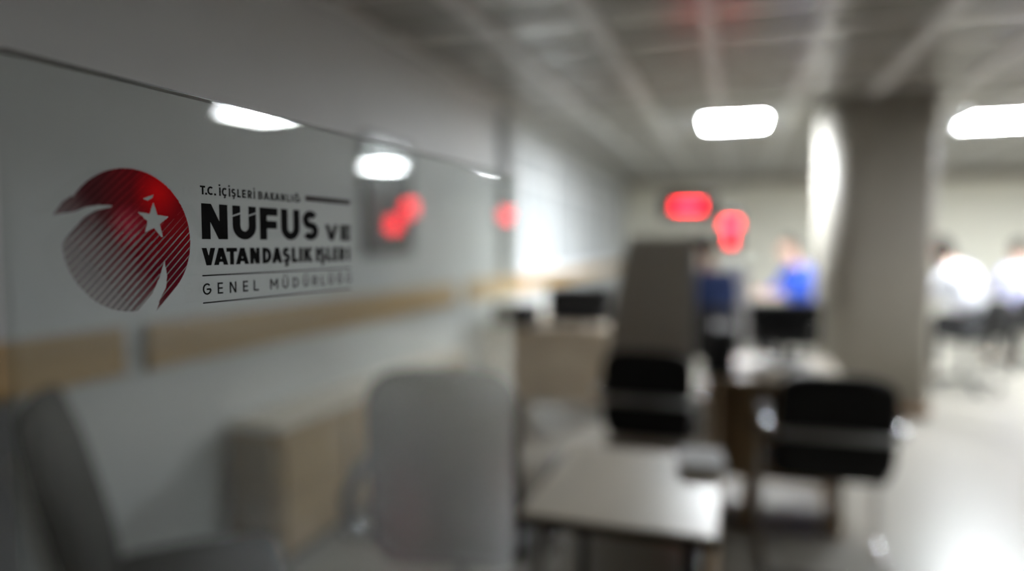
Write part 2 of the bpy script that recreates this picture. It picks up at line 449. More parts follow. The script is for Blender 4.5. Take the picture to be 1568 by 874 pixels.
def lettering(rows, wd, base, cap, name, m, slit=False, ar=1.0, dot_inside=False):
    """rows: (glyph, pixel left, pixel right); base / cap: heights; wd: stroke height, uprights are ar times wider"""
    bm = bmesh.new()
    for item in rows:
        ch, xa, xb = item[:3]
        b_ = base if len(item) < 4 else item[3]; c_ = cap if len(item) < 5 else item[4]
        w_ = wd if len(item) < 6 else item[5]
        ua = UV(xa, HORY)[0]/ar; ub = UV(xb, HORY)[0]/ar
        hh = c_-b_; uc = (ua+ub)/2
        root = {'İ': 'I', 'Ç': 'C', 'Ş': 'S', 'Ğ': 'G', 'Ü': 'U'}.get(ch, ch)
        ct = c_
        if ch == 'İ' and dot_inside: ct = c_ - 0.24*hh
        k = w_*1.12
        if ch == '.':
            ribbon(bm, [(uc, b_), (uc, b_+w_*1.1)], w_*1.1); continue
        if root == 'N':
            ribbon(bm, [(ua+w_/2, b_), (ua+w_/2, c_)], w_); ribbon(bm, [(ub-w_/2, b_), (ub-w_/2, c_)], w_)
            quad(bm, [(ua, c_), (ub-k, b_), (ub, b_), (ua+k, c_)])
        elif root == 'V':
            quad(bm, [(ua, c_), (uc-k*.5, b_), (uc+k*.5, b_), (ua+k, c_)]); quad(bm, [(ub-k, c_), (uc-k*.5, b_), (uc+k*.5, b_), (ub, c_)])
        elif root == 'A':
            quad(bm, [(ua, b_), (ua+k, b_), (uc+k*.5, c_), (uc-k*.5, c_)]); quad(bm, [(ub-k, b_), (ub, b_), (uc+k*.5, c_), (uc-k*.5, c_)])
            ribbon(bm, [(ua+(uc-ua)*.35, b_+.27*hh), (ub-(ub-uc)*.35, b_+.27*hh)], w_*.8)
        elif root == 'M':
            ribbon(bm, [(ua+w_/2, b_), (ua+w_/2, c_)], w_); ribbon(bm, [(ub-w_/2, b_), (ub-w_/2, c_)], w_)
            quad(bm, [(ua, c_), (uc-k*.5, b_+.3*hh), (uc+k*.5, b_+.3*hh), (ua+k, c_)]); quad(bm, [(ub-k, c_), (uc-k*.5, b_+.3*hh), (uc+k*.5, b_+.3*hh), (ub, c_)])
        elif root == 'K':
            ribbon(bm, [(ua+w_/2, b_), (ua+w_/2, c_)], w_)
            quad(bm, [(ub-k*1.2, c_), (ua+w_*.6, b_+.5*hh), (ua+w_*.6, b_+.22*hh), (ub, c_)])
            quad(bm, [(ub-k*1.2, b_), (ub, b_), (ua+w_*1.6, b_+.66*hh), (ua+w_*.9, b_+.5*hh)])
        else:
            for path in G[root]:
                pts = []
                for q in path:
                    x = ua + w_/2 + q[0]*max(ub-ua-w_, 0); z = b_ + w_/2 + q[1]*(ct-b_-w_)
                    if len(q) == 3: z += (-w_/2 if q[2] == 'b' else w_/2)
                    pts.append((x, z))
                if root == 'U':
                    pts[0] = (pts[0][0], c_); pts[-1] = (pts[-1][0], c_)
                for e0, e1 in ((0, 1), (-1, -2)):          # square ends of level strokes reach the full width
                    if abs(pts[e0][1]-pts[e1][1]) < 1e-6:
                        pts[e0] = (pts[e0][0] + math.copysign(w_/2, pts[e0][0]-pts[e1][0]), pts[e0][1])
                ribbon(bm, pts, w_)
        if ch == 'İ':
            zd = c_-w_ if dot_inside else c_+0.14*hh
            ribbon(bm, [(uc, zd), (uc, zd+w_)], w_)
        if ch in 'ÇŞ': ribbon(bm, [(uc, b_), (uc+0.3*w_, b_-0.10*hh), (uc-0.35*w_, b_-0.22*hh)], w_*0.8)
        if ch == 'Ğ': ribbon(bm, [(uc-0.2*hh, c_+0.22*hh), (uc-0.1*hh, c_+0.12*hh), (uc+0.1*hh, c_+0.12*hh), (uc+0.2*hh, c_+0.22*hh)], w_*0.9)
        if ch == 'Ü' and not slit:
            for sg in (-1, 1): ribbon(bm, [(uc+sg*0.16*hh, c_+0.14*hh), (uc+sg*0.16*hh, c_+0.14*hh+w_*1.1)], w_*1.1)
    bmesh.ops.scale(bm, vec=(ar, 1, 1), verts=bm.verts)
    bmesh.ops.translate(bm, vec=(0, SK, 0), verts=bm.verts)
    return obj(name, bm, m, glass)
def V_(py, px=309): return UV(px, py)[1]
# small first line
lettering([('T', 308, 316), ('.', 316.5, 318), ('C', 319, 328.5), ('.', 330, 331.8), ('İ', 337, 338.6), ('Ç', 341, 349.5), ('İ', 351.6, 353.2),
           ('Ş', 355.5, 362.5), ('L', 364.5, 370), ('E', 372, 378), ('R', 380.5, 387), ('İ', 389.5, 391.2), ('B', 396.5, 403.5), ('A', 404.5, 413.5),
           ('K', 415, 421.5), ('A', 421.5, 429.5), ('N', 431, 437.5), ('L', 440, 445), ('I', 446.5, 448), ('Ğ', 450, 460)],
          0.0012, V_(297.5), V_(284), 'lettering', 'vinyl_black', ar=1.25)
# big second line
bN, cN = V_(366), V_(311); hN = cN-bN
o = lettering([('N', 309, 349), ('Ü', 356.5, 392.5), ('F', 398, 425.5), ('U', 430.5, 459), ('S', 463, 487.5), ('V', 497.5, 517.5, bN, bN+0.56*hN, 0.0036),
           ('E', 521, 536.5, bN, bN+0.56*hN, 0.0036)], 0.0056, bN, cN, 'lettering', 'vinyl_black', slit=True, ar=1.30)
# slanted slits through the stems of the second letter make its two dots: cut them out of the strokes
me = o.data; bm = bmesh.new(); bm.from_mesh(me)
us0, us1 = UV(354.5, HORY)[0], UV(394.5, HORY)[0]
def cut_slit(bm):
    for dz in (0.0, 0.0011):
        geom = [f for f in bm.faces if us0 < f.calc_center_median().x < us1]
        vv = {v for f in geom for v in f.verts}; ee = {e_ for f in geom for e_ in f.edges}
        sl = 0.30
        ucs = (us0+us1)/2
        for s in (0, 1):
            a_, b_ = (us0, ucs) if s == 0 else (ucs, us1)
            geom = [f for f in bm.faces if a_ < f.calc_center_median().x < b_]
            vv = {v for f in geom for v in f.verts}; ee = {e_ for f in geom for e_ in f.edges}
            co = Vector(((a_+b_)/2, 0, bN + 0.725*hN + dz)); no = Vector((-sl, 0, 1)).normalized()
            bmesh.ops.bisect_plane(bm, geom=list(vv)+list(ee)+geom, plane_co=co, plane_no=no, dist=1e-7)
    kill = []
    ucs = (us0+us1)/2
    for f in bm.faces:
        c = f.calc_center_median()
        if us0 < c.x < us1:
            xc = (us0+ucs)/2 if c.x < ucs else (ucs+us1)/2
            d = c.z - (bN+0.725*hN) - 0.30*(c.x-xc)
            if 0.0 < d < 0.0011: kill.append(f)
    bmesh.ops.delete(bm, geom=kill, context='FACES')
cut_slit(bm); bm.to_mesh(me); bm.free()
# third line
lettering([('V', 308, 329), ('A', 326.5, 348.5), ('T', 346, 362.5), ('A', 360, 380.5), ('N', 382, 397), ('D', 401, 415), ('A', 415.5, 431.5), ('Ş', 432, 443.5),
           ('L', 446, 455.5), ('I', 457.5, 462), ('K', 464.5, 478), ('İ', 483, 486.5), ('Ş', 487.5, 498), ('L', 499.5, 507.5), ('E', 509, 516.5), ('R', 518.5, 528), ('İ', 531, 535.5)],
          0.0027, V_(406.5), V_(379.5), 'lettering', 'vinyl_black', ar=1.35, dot_inside=True)
# last line, spaced out
lettering([('G', 308, 321), ('E', 331, 339.5), ('N', 349.5, 360), ('E', 370, 378), ('L', 386.5, 394.5), ('M', 412, 424), ('Ü', 431, 440), ('D', 447, 456),
           ('Ü', 463, 471), ('R', 477, 485), ('L', 490.5, 496.5), ('Ü', 502, 509), ('Ğ', 515, 523), ('Ü', 529, 536.5)],
          0.00115, V_(452), V_(434), 'lettering', 'vinyl_black', ar=1.2)
def rule(px0, px1, py0, py1, m, ref=309):
    a = UV(px0, HORY)[0]; b = UV(px1, HORY)[0]
    bm = bmesh.new(); ribbon(bm, [(a, (V_(py0, ref)+V_(py1, ref))/2), (b, (V_(py0, ref)+V_(py1, ref))/2)], abs(V_(py0, ref)-V_(py1, ref)))
    bmesh.ops.translate(bm, vec=(0, SK, 0), verts=bm.verts); return obj('ruled_line', bm, m, glass)
rule(308, 536.5, 421, 423.2, 'vinyl_black'); rule(308, 536.5, 463, 465.2, 'vinyl_black')
rule(468.5, 536.5, 299.5, 307.5, 'vinyl_grey', 469)

# --- the globe: slanted stripes cut by a star, a crescent bite and a wedge, printed in a red gradient
uL, _ = UV(89, HORY); uR, _ = UV(291, HORY)
vT = UV(190, 257)[1]; vB = UV(190, 478)[1]
GR = (vT - vB)/2; GUC = uR - GR; GVC = (vT+vB)/2
print('GLOBE width/height', (uR-uL)/(vT-vB), 'diameter', 2*GR)
zc = lambda x, y: ((x-451)/356.0, -(y-446)/389.0)
def inpoly(x, y, poly):
    c = False; n = len(poly); j = n-1
    for i in range(n):
        xi, yi = poly[i]; xj, yj = poly[j]
        if (yi > y) != (yj > y) and x < (xj-xi)*(y-yi)/(yj-yi)+xi: c = not c
        j = i
    return c
so = [(580, 230), (672, 308), (632, 434), (525, 402), (486, 290)]
scx = sum(p[0] for p in so)/5; scy = sum(p[1] for p in so)/5
star = []
for i in range(5):
    a, b = so[i], so[(i+1) % 5]
    star.append(zc(*a)); mx, my = (a[0]+b[0])/2-scx, (a[1]+b[1])/2-scy
    star.append(zc(scx+mx*0.50, scy+my*0.50))
bite = [zc(*p) for p in [(30, 345), (75, 325), (165, 302), (215, 278), (275, 264), (350, 263), (340, 272), (265, 292), (205, 330), (150, 392), (112, 440), (80, 500), (20, 480)]]
wedge = [zc(*p) for p in [(637, 562), (650, 650), (642, 715), (604, 778), (566, 862), (430, 880), (505, 797), (560, 740), (604, 655)]]
spike1 = [zc(*p) for p in [(58, 326), (105, 258), (150, 225), (230, 262), (165, 300)]]
spike2 = [zc(*p) for p in [(576, 850), (606, 780), (690, 690), (700, 720), (650, 775)]]
glint = [zc(*p) for p in [(520, 214), (582, 188), (578, 204), (545, 224)]]
def inside(a, b):
    if inpoly(a, b, star) or inpoly(a, b, glint): return False
    if inpoly(a, b, spike1) or inpoly(a, b, spike2): return True
    if a*a + b*b > 1: return False
    return not (inpoly(a, b, bite) or inpoly(a, b, wedge))
def mixc(a, b, t): t = max(0, min(1, t)); return tuple(x+(y-x)*t for x, y in zip(a, b))
def print_col(a, b, gap=False):
    # the emblem's own printed gradient: bright red cap, deep red rim, thinning to pale grey-rose lower left
    c = mixc((0.085, 0.014, 0.018), (0.34, 0.0, 0.006), (a+0.5)/0.9)
    c = mixc(c, (0.17, 0.002, 0.012), (0.15-b)/0.5)
    c = mixc(c, (0.17, 0.115, 0.12), (-a*0.9-b*0.75-0.12)/0.75)
    d3 = math.hypot(a+0.06, b-0.20); c = mixc((0.55, 0.02, 0.055), c, (d3-0.02)/0.30)
    d2 = math.hypot(a-0.45, b-0.70); c = mixc((1.0, 0.0, 0.003), c, (d2-0.06)/0.36)
    alpha = max(0.55, min(1.0, 1.0 - 0.5*(-a*0.8-b*0.7-0.15)))
    if gap:
        lo = max(0.0, min(1.0, (0.45-b)/0.4))
        c = mixc(tuple(min(1, x*1.5) for x in c), mixc(c, (0.42, 0.20, 0.22), 0.6), lo)
        alpha *= 1 - 0.5*lo
    return c + (alpha,)
bm = bmesh.new(); col_l = bm.loops.layers.float_color.new('print')
PER = 0.084; SUB = 5; DS = 0.012
sa = math.radians(43)
dx, dy = math.cos(sa), math.sin(sa); ex, ey = -math.sin(sa), math.cos(sa)
def gapw(s, t):
    a = dx*s+ex*t; b = dy*s+ey*t
    g = 0.40 - 0.20*max(0, min(1, (a+0.1)/0.7))
    g *= max(0, min(1, (math.hypot(a-0.50, b-0.62)-0.25)/0.45))
    return g
tcount = int(1.3/PER)
for i in range(-tcount, tcount+1):
    for j in range(SUB*2):
        f0 = j/(SUB*2.0); f1 = (j+1)/(SUB*2.0)
        t0 = (i+f0)*PER; t1 = (i+f1)*PER; tm = (t0+t1)/2
        n = int(2.6/DS); run = None; rg = None
        for q in range(n+2):
            s_ = -1.3 + q*DS
            ok = q <= n and inside(dx*s_+ex*tm, dy*s_+ey*tm)
            gp = (f0+f1)/2 < gapw(s_, tm)
            if run is not None and (not ok or gp != rg or s_-run > 0.10):
                aa, bb = run - DS/2, (s_ - DS/2)
                crn = ((aa, t0), (bb, t0), (bb, t1), (aa, t1))
                f = bm.faces.new([bm.verts.new((GUC + GR*(dx*ss+ex*tt), 0, GVC + GR*(dy*ss+ey*tt))) for ss, tt in crn])
                for lp, (ss, tt) in zip(f.loops, crn):
                    lp[col_l] = print_col(dx*ss+ex*tt, dy*ss+ey*tt, rg)
                run = None
            if ok and run is None: run = s_; rg = gp
bmesh.ops.translate(bm, vec=(0, SK, 0), verts=bm.verts)
def print_mat():
    m = bpy.data.materials.new('red_print'); m.use_nodes = True; nt = m.node_tree
    b = nt.nodes['Principled BSDF']; at = nt.nodes.new('ShaderNodeVertexColor'); at.layer_name = 'print'
    nz = nt.nodes.new('ShaderNodeTexNoise'); nz.inputs['Scale'].default_value = 400
    mx = nt.nodes.new('ShaderNodeMixRGB'); mx.blend_type = 'MULTIPLY'; mx.inputs[0].default_value = 0.06
    nt.links.new(at.outputs[0], mx.inputs[1]); nt.links.new(nz.outputs[0], mx.inputs[2])
    nt.links.new(mx.outputs[0], b.inputs['Base Color']); nt.links.new(at.outputs['Alpha'], b.inputs['Alpha'])
    b.inputs['Roughness'].default_value = 0.8; b.inputs['Specular IOR Level'].default_value = 0.1
    return m
o = obj('globe_emblem', bm, print_mat(), glass); o['label'] = 'striped red globe with a cut-out star'

# ------------------------------------------------------------------ furniture builders
def desk(name, label, x0, x1, y0, y1, h, top_m, panel_m, right_panel=True, left_panel=True, front_panel=False, legs=(), cat='desk', edge='wood_dark', front_inset=0.05):
    t = thing(name, label, cat, ((x0+x1)/2, (y0+y1)/2, 0))
    hx, hy = (x1-x0)/2, (y1-y0)/2
    top = obj('desk_top', box(-hx, hx, -hy, hy, h-0.03, h, bev=0.003), top_m, t)
    obj('edge_band', box(-hx-0.001, hx+0.001, -hy-0.0015, -hy+0.01, h-0.031, h-0.006), edge, top)
    if left_panel: obj('side_panel', box(-hx+0.01, -hx+0.035, -hy+0.03, hy-0.02, 0, h-0.03), panel_m, t)
    if right_panel: obj('side_panel', box(hx-0.035, hx-0.01, -hy+0.03, hy-0.02, 0, h-0.03), panel_m, t)
    if front_panel: obj('modesty_panel', box(-hx+0.035, hx-0.035, -hy+front_inset, -hy+front_inset+0.018, 0.12, h-0.03), panel_m, t)
    for lx, ly in legs: obj('leg', box(lx-0.02, lx+0.02, ly-0.02, ly+0.02, 0, h-0.03, bev=0.003), 'plastic', t)
    return t
def visitor_chair(label, loc, rz, group=None):
    """faces local +Y; chrome sled frame with arms, black pads"""
    t = thing('visitor_chair', label, 'chair', loc, rz, group)
    obj('backrest', xform(pad(0.44, 0.43, 0.045, 0.012, curve=-0.03), T((0, -0.215, 0.455)) @ RX(math.radians(8))), 'black', t, True)
    obj('seat', xform(pad(0.46, 0.46, 0.055, 0.012), T((0, -0.21, 0.445)) @ RX(math.radians(-90)) @ T((0, 0, 0))), 'black', t, True)
    for s in (-1, 1):
        x = 0.255*s
        pts = smooth_path([(x, -0.22, 0.0125), (x, 0.0, 0.0125), (x, 0.19, 0.0125), (x, 0.235, 0.06), (x, 0.24, 0.25), (x, 0.24, 0.45), (x, 0.235, 0.61),
                           (x, 0.19, 0.655), (x, 0.0, 0.66), (x, -0.20, 0.66), (x, -0.25, 0.645), (x*0.8, -0.275, 0.635)], 5)
        obj('side_frame', tube(pts, 0.0125), 'chrome', t, True)
        obj('armrest', box(x-0.026, x+0.026, -0.10, 0.14, 0.66, 0.682, bev=0.009), 'plastic', t)
    obj('cross_bar', tube([(-0.215, -0.278, 0.635), (0.215, -0.278, 0.635)], 0.019), 'grey_metal', t, True)
    obj('seat_rail', tube([(-0.25, 0.2, 0.41), (0.25, 0.2, 0.41)], 0.011), 'chrome', t, True)
    obj('seat_rail', tube([(-0.25, 0.24, 0.415), (-0.2, -0.12, 0.41), (0.2, -0.12, 0.41), (0.25, 0.24, 0.415)], 0.009), 'chrome', t, True)
    obj('floor_bar', tube([(-0.255, -0.22, 0.0125), (0.255, -0.22, 0.0125)], 0.0125), 'chrome', t, True)
    return t
def office_chair(label, loc, rz, arms=True, bw=0.44, top=1.05, seat_h=0.47, m='leather', spine=False, lean=8, group=None, taper=0.08, back_z=None):
    """faces local +Y; high upholstered back on a five-star base"""
    t = thing('office_chair', label, 'chair', loc, rz, group)
    z0 = back_z if back_z is not None else seat_h-0.03
    obj('backrest', xform(pad(bw, top-z0, 0.075, 0.018, curve=-0.03 if not spine else 0.0, taper=taper, nz=18), T((0, -0.23, z0)) @ RX(math.radians(lean))), m, t, True)
    obj('seat', xform(pad(0.48, 0.50, 0.085, 0.014), T((0, -0.24, seat_h-0.03)) @ RX(math.radians(-90))), m, t, True)
    if spine:
        a = math.radians(lean)
        pts = [(0, -0.16, seat_h-0.10), (0, -0.31, seat_h-0.08), (0, -0.34, seat_h), (0, -0.335-0.40*math.sin(a), seat_h+0.40)]
        obj('back_support', tube(smooth_path(pts, 6), 0.03), 'spine', t, True)
    if arms:
        for s in (-1, 1):
            x = s*0.315
            loop = smooth_path([(s*0.20, -0.05, seat_h-0.07), (x-0.01*s, -0.05, seat_h-0.06), (x, -0.17, seat_h+0.02), (x+0.01*s, -0.23, seat_h+0.12), (x, -0.16, seat_h+0.19),
                                (x, 0.02, seat_h+0.20), (x, 0.13, seat_h+0.15), (x, 0.10, seat_h+0.02), (x-0.01*s, 0.06, seat_h-0.06), (s*0.2, 0.05, seat_h-0.07)], 6)
            a_ = obj('armrest', tube(loop, 0.021), 'plastic', t, True)
            obj('arm_joint', tube([(x-0.03*s, -0.21, seat_h+0.03), (x+0.028*s, -0.21, seat_h+0.03)], 0.024, 14), 'chrome', a_, True)
    obj('seat_plate', box(-0.12, 0.12, -0.12, 0.12, seat_h-0.10, seat_h-0.07, bev=0.005), 'plastic', t)
    obj('gas_lift', lathe([(0.028, 0.11), (0.028, 0.25), (0.018, 0.25), (0.018, seat_h-0.10)], 14), 'charcoal', t, True)
    for k in range(5):
        a = 2*PI*k/5 + 0.3
        lg = obj('base_leg', tube([(0.0, 0.0, 0.115), (0.14*math.cos(a), 0.14*math.sin(a), 0.10), (0.29*math.cos(a), 0.29*math.sin(a), 0.07)], [0.03, 0.024, 0.016], 8), 'plastic', t, True)
        obj('caster', xform(lathe([(0.012, -0.024), (0.026, -0.02), (0.03, 0), (0.026, 0.02), (0.012, 0.024)], 14),
                            T((0.29*math.cos(a), 0.29*math.sin(a), 0.03)) @ RZ(a) @ RX(PI/2)), 'plastic', lg, True)
    return t
def monitor(label, loc, rz, wd=0.52, ht=0.32, glint_studs=(), group=None):
    t = thing('computer_monitor', label, 'monitor', loc, rz, group)
    obj('foot', prism(rrect(-0.12, 0.12, -0.09, 0.09, 0.04, 6), 0, 0.015), 'charcoal', t)
    obj('neck', box(-0.025, 0.025, -0.035, -0.005, 0.015, 0.22, bev=0.004), 'charcoal', t)
    hs = obj('housing', box(-wd/2, wd/2, -0.02, 0.025, 0.10, 0.10+ht, bev=0.008), 'charcoal', t)
    obj('screen', box(-wd/2+0.015, wd/2-0.015, 0.0245, 0.0262, 0.12, 0.10+ht-0.015), 'dark_board', t)
    obj('back_cover', box(-wd/4, wd/4, -0.045, -0.018, 0.15, 0.10+ht*0.75, bev=0.01), 'plastic', t)
    for x, z in glint_studs:  # added chrome domes that catch lamp glints, no part of a real monitor
        o = obj('added_glint_stud', xform(lathe([(0.016, -0.004), (0.015, 0.003), (0.011, 0.008), (0.005, 0.011), (0.001, 0.012)], 16), T((x, -0.024, z)) @ RX(PI/2)), 'chrome', hs, True)
        o['label'] = 'small round chrome stud added to catch a glint'
    return t

# counter desk below the frame that carries the glass screen
c = GP0 + GD*((u0+u1)/2)
t = desk('counter_desk', 'narrow wooden desk carrying the glass screen', -0.40, 0.20, -0.36, 0.36, DESKZ, 'wood_pale', 'wood', front_panel=False)
t.location = (c.x, c.y, 0); t.rotation_euler = (0, 0, _ga*-1)

# low cupboard along the left wall
cx = -1.80; cy0 = P(425, 653, x=cx).y; ch = 0.65; cy1 = cy0 + 2.1
t = thing('low_cupboard', 'long low wooden cupboard against the white wall under the wood rail', 'cupboard', ((XW+cx)/2, cy0, 0))
dx0, dx1 = XW+0.002-(XW+cx)/2, cx-(XW+cx)/2
obj('carcass', box(dx0, dx1-0.02, 0, cy1-cy0, 0.06, ch-0.03), 'wood', t)
obj('cupboard_top', box(dx0, dx1+0.012, -0.01, cy1-cy0, ch-0.028, ch, bev=0.003), 'wood_pale', t)
obj('plinth', box(dx0, dx1-0.05, 0.02, cy1-cy0, 0, 0.06), 'wood_dark', t)
for k in range(4):
    a = 0.02 + k*0.52
    d_ = obj('door', box(dx1-0.018, dx1, a+0.02, a+0.50, 0.08, ch-0.06, bev=0.003), 'wood', t)
    obj('handle', tube([(dx1, a+0.45, 0.42), (dx1+0.03, a+0.45, 0.42), (dx1+0.03, a+0.45, 0.52), (dx1, a+0.45, 0.52)], 0.005, 8), 'chrome', d_)

# dark board on the left wall
y0 = ywall(556); y1 = ywall(626)
zt = P(590, 214, x=XW).z; zb = P(590, 390, x=XW).z
t = thing('wall_board', 'upright dark grey framed board on the white wall above the wood rail', 'board', (XW, (y0+y1)/2, zb))
hw = (y1-y0)/2
bm = bmesh.new(); hb = zt-zb
for a in ((-hw, -hw+0.03, 0, hb), (hw-0.03, hw, 0, hb), (-hw+0.03, hw-0.03, 0, 0.03), (-hw+0.03, hw-0.03, hb-0.03, hb)):
    add_box(bm, 0, 0.03, a[0], a[1], a[2], a[3])
obj('frame', bm, 'charcoal', t)
obj('panel', box(0, 0.018, -hw+0.03, hw-0.03, 0.03, hb-0.03), 'dark_board', t)

# chairs on the left
p = P(130, 700, depth=1.98); 
office_chair('black armless office chair with a grey metal back support, by the white wall', (p.x+0.23, p.y+0.16, 0), -0.82, arms=False, top=1.0, seat_h=0.41, m='black', spine=True, lean=14, bw=0.50)
p = P(688, 540, depth=2.2)
office_chair('dark leather high-backed office chair with curved arms beside the long cupboard', (p.x, p.y+0.1, 0), YAW-0.10, top=1.045, bw=0.45, taper=0.0)

# first desk
pl_ = P(792, 785, z=0.75); pr_ = P(1098, 822, z=0.75)
d1y0 = (pl_.y+pr_.y)/2
print('DESK1', pl_, pr_)
desk('wooden_desk', 'pale wooden desk with black metal legs standing by the leather chair', pl_.x, pr_.x, d1y0, d1y0+0.60, 0.75, 'wood_pale', 'wood',
     left_panel=False, legs=((-0.17, -0.42),) if False else ())
d1 = bpy.data.objects['wooden_desk']
hx = (pr_.x-pl_.x)/2
obj('leg', box(hx-0.075, hx-0.045, -0.28, -0.25, 0, 0.72, bev=0.003), 'plastic', d1)
obj('leg', box(-hx+0.03, -hx+0.06, 0.24, 0.27, 0, 0.72, bev=0.003), 'plastic', d1)
obj('leg', box(-hx+0.03, -hx+0.06, -0.28, -0.25, 0, 0.72, bev=0.003), 'grey_metal', d1)
# papers on it
pp = P(1090, 676, z=0.752)
t = thing('paper_stack', 'small stack of white paper on the far corner of the pale desk', 'paper', (pp.x-0.02, min(pp.y, d1y0+0.50), 0.75), 0.1)
for k in range(5):
    obj('sheet', box(-0.06+random.uniform(-.004, .004), 0.06+random.uniform(-.004, .004), -0.085, 0.085, 0.006*k, 0.006*k+0.006), 'paper', t)

# second desk with its chairs
D2Y0 = P(1150, 580, z=0.75).y
xa = P(1083, 600, y=D2Y0).x; xb = P(1300, 600, y=D2Y0).x
print('DESK2', xa, xb, D2Y0)
desk('counter_desk', 'pale service desk with papers and a dark monitor in front of the column', xa, xb, D2Y0, D2Y0+0.75, 0.75, 'wood_pale', 'wood', front_panel=False, edge='wood')
d2 = bpy.data.objects['counter_desk.001']
xm = P(1150, 640, y=D2Y0+0.03).x - (xa+xb)/2
obj('leg_panel', box(xm-0.035, xm+0.035, -0.345, -0.32, 0, 0.72), 'wood', d2)
obj('modesty_panel', box(-(xb-xa)/2+0.04, (xb-xa)/2-0.04, 0.10, 0.118, 0.10, 0.72), 'wood', d2)
p = P(1276, 580, depth=2.87)
visitor_chair('black visitor chair with chrome arms, its back to the open floor beside the column', (p.x-0.01, p.y+0.12, 0), 0.02)
p = P(993, 562, depth=3.40)
visitor_chair('black visitor chair with chrome arms in front of the grey partition', (p.x, p.y+0.22, 0), 0.0)
# grey partition
p0 = P(930, 560, depth=4.3); p1 = P(1064, 560, y=p0.y)
zt = P(1000, 362, y=p0.y).z
wd = p1.x-p0.x
t = thing('partition_screen', 'upright grey partition screen with a pale edge behind the black visitor chair', 'partition', ((p0.x+p1.x)/2, p0.y, 0))
obj('screen_panel', xform(prism([(-wd/2, 0.05), (wd/2-0.03, 0.05), (wd/2-0.03, zt), (-wd/2+0.15, zt), (-wd/2+0.11, zt-0.06), (-wd/2, zt-0.62)], -0.014, 0.014), RX(PI/2)), 'panel_grey', t)
obj('edge_strip', box(wd/2-0.03, wd/2, -0.016, 0.016, 0.02, zt+0.02), 'grey_metal', t)
obj('foot', box(-wd/2+0.03, -wd/2+0.09, -0.16, 0.16, 0, 0.05, bev=0.005), 'grey_metal', t)
obj('foot', box(wd/2-0.09, wd/2-0.03, -0.16, 0.16, 0, 0.05, bev=0.005), 'grey_metal', t)
# computer tower on the second desk
p0 = P(1084, 600, y=D2Y0+0.03); p1 = P(1124, 600, y=D2Y0+0.03)
zt = P(1092, 503, y=D2Y0+0.03).z
wd = p1.x-p0.x
t = thing('computer_tower', 'black computer tower standing upright on the service desk end', 'computer', ((p0.x+p1.x)/2, D2Y0+0.21, 0.75))
obj('case', box(-wd/2, wd/2, -0.18, 0.18, 0.006, zt-0.75, bev=0.004), 'black', t)
obj('front_bezel', box(-wd/2+0.004, wd/2-0.004, -0.188, -0.178, 0.01, zt-0.754), 'plastic', t)
for sx in (-1, 1):
    for sy in (-1, 1): obj('foot', box(sx*wd*0.35-0.01, sx*wd*0.35+0.01, sy*0.15-0.01, sy*0.15+0.01, 0, 0.008), 'plastic', t)
# monitors on the second desk
p = P(1200, 540, y=D2Y0+0.45)
monitor('dark monitor with added chrome glint studs seen from behind on the service desk', (p.x, D2Y0+0.50, 0.75), 0.0, wd=0.37, ht=0.24,
        glint_studs=((P(1150, 502, y=D2Y0+0.5).x-p.x, P(1150, 502, y=D2Y0+0.5).z-0.75), (P(1246, 502, y=D2Y0+0.5).x-p.x, P(1246, 502, y=D2Y0+0.5).z-0.75)))
for k, (px, py) in enumerate(((1150, 567), (1228, 574))):
    q = P(px, py, z=0.752)
    t = thing('paper_sheets', ['white paper pile on the service desk beside the black tower', 'white paper pile on the service desk below the dark monitor'][k], 'paper', (q.x, q.y, 0.75), 0.2-0.3*k)
    for j in range(4):
        obj('sheet', box(-0.08+random.uniform(-.01, .01), 0.08+random.uniform(-.01, .01), -0.06, 0.06, 0.005*j, 0.005*j+0.005), 'paper', t)

# third desk by the left wall, with black equipment
D3Y = P(850, 500, z=0.75).y
x3b = P(930, 500, y=D3Y).x
print('DESK3', D3Y, x3b)
desk('wall_desk', 'pale desk against the far part of the white wall with black equipment', XW+0.03, x3b, D3Y, D3Y+1.5, 0.75, 'wood_pale', 'wood_pale', front_panel=True, edge='wood_pale')
def printer(label, px, py, wd, ht, dp):
    q = P(px, py, z=0.75)
    t = thing('office_printer', label, 'printer', (q.x, q.y+dp/2, 0.75))
    obj('body', box(-wd/2, wd/2, -dp/2, dp/2, 0, ht*0.72, bev=0.015), 'charcoal', t)
    obj('scanner_lid', box(-wd/2+0.005, wd/2-0.005, -dp/2+0.02, dp/2, ht*0.72, ht, bev=0.012), 'plastic', t)
    obj('paper_tray', box(-wd/2+0.05, wd/2-0.05, -dp/2-0.05, -dp/2+0.02, ht*0.18, ht*0.24), 'plastic', t)
    return t
printer('small black printer on the wall desk next to the wood rail', 782, 500, 0.34, 0.18, 0.28)
printer('large black printer on the wall desk', 884, 494, 0.54, 0.30, 0.36)
q = P(806, 468, z=0.75)
t = thing('paper_box', 'white cardboard box on the wall desk between the black printers', 'box', (q.x, min(q.y, D3Y+1.3), 0.75))
obj('carton', box(-0.1, 0.1, -0.08, 0.08, 0, 0.12, bev=0.003), 'paper', t)
obj('lid', box(-0.105, 0.105, -0.085, 0.085, 0.10, 0.13, bev=0.003), 'white', t)

# pale cabinet far behind the tower
p = P(1130, 480, depth=6.2); zt = P(1130, 400, depth=6.2).z
t = thing('tall_cabinet', 'narrow pale green cabinet behind the service desk', 'cabinet', (p.x, p.y, 0))
obj('body', box(-0.09, 0.09, -0.16, 0.16, 0.04, zt), 'pale_green', t)
obj('door', box(-0.083, 0.083, -0.172, -0.16, 0.07, zt-0.03, bev=0.003), 'white', t)
obj('plinth', box(-0.08, 0.08, -0.15, 0.15, 0, 0.04), 'charcoal', t)

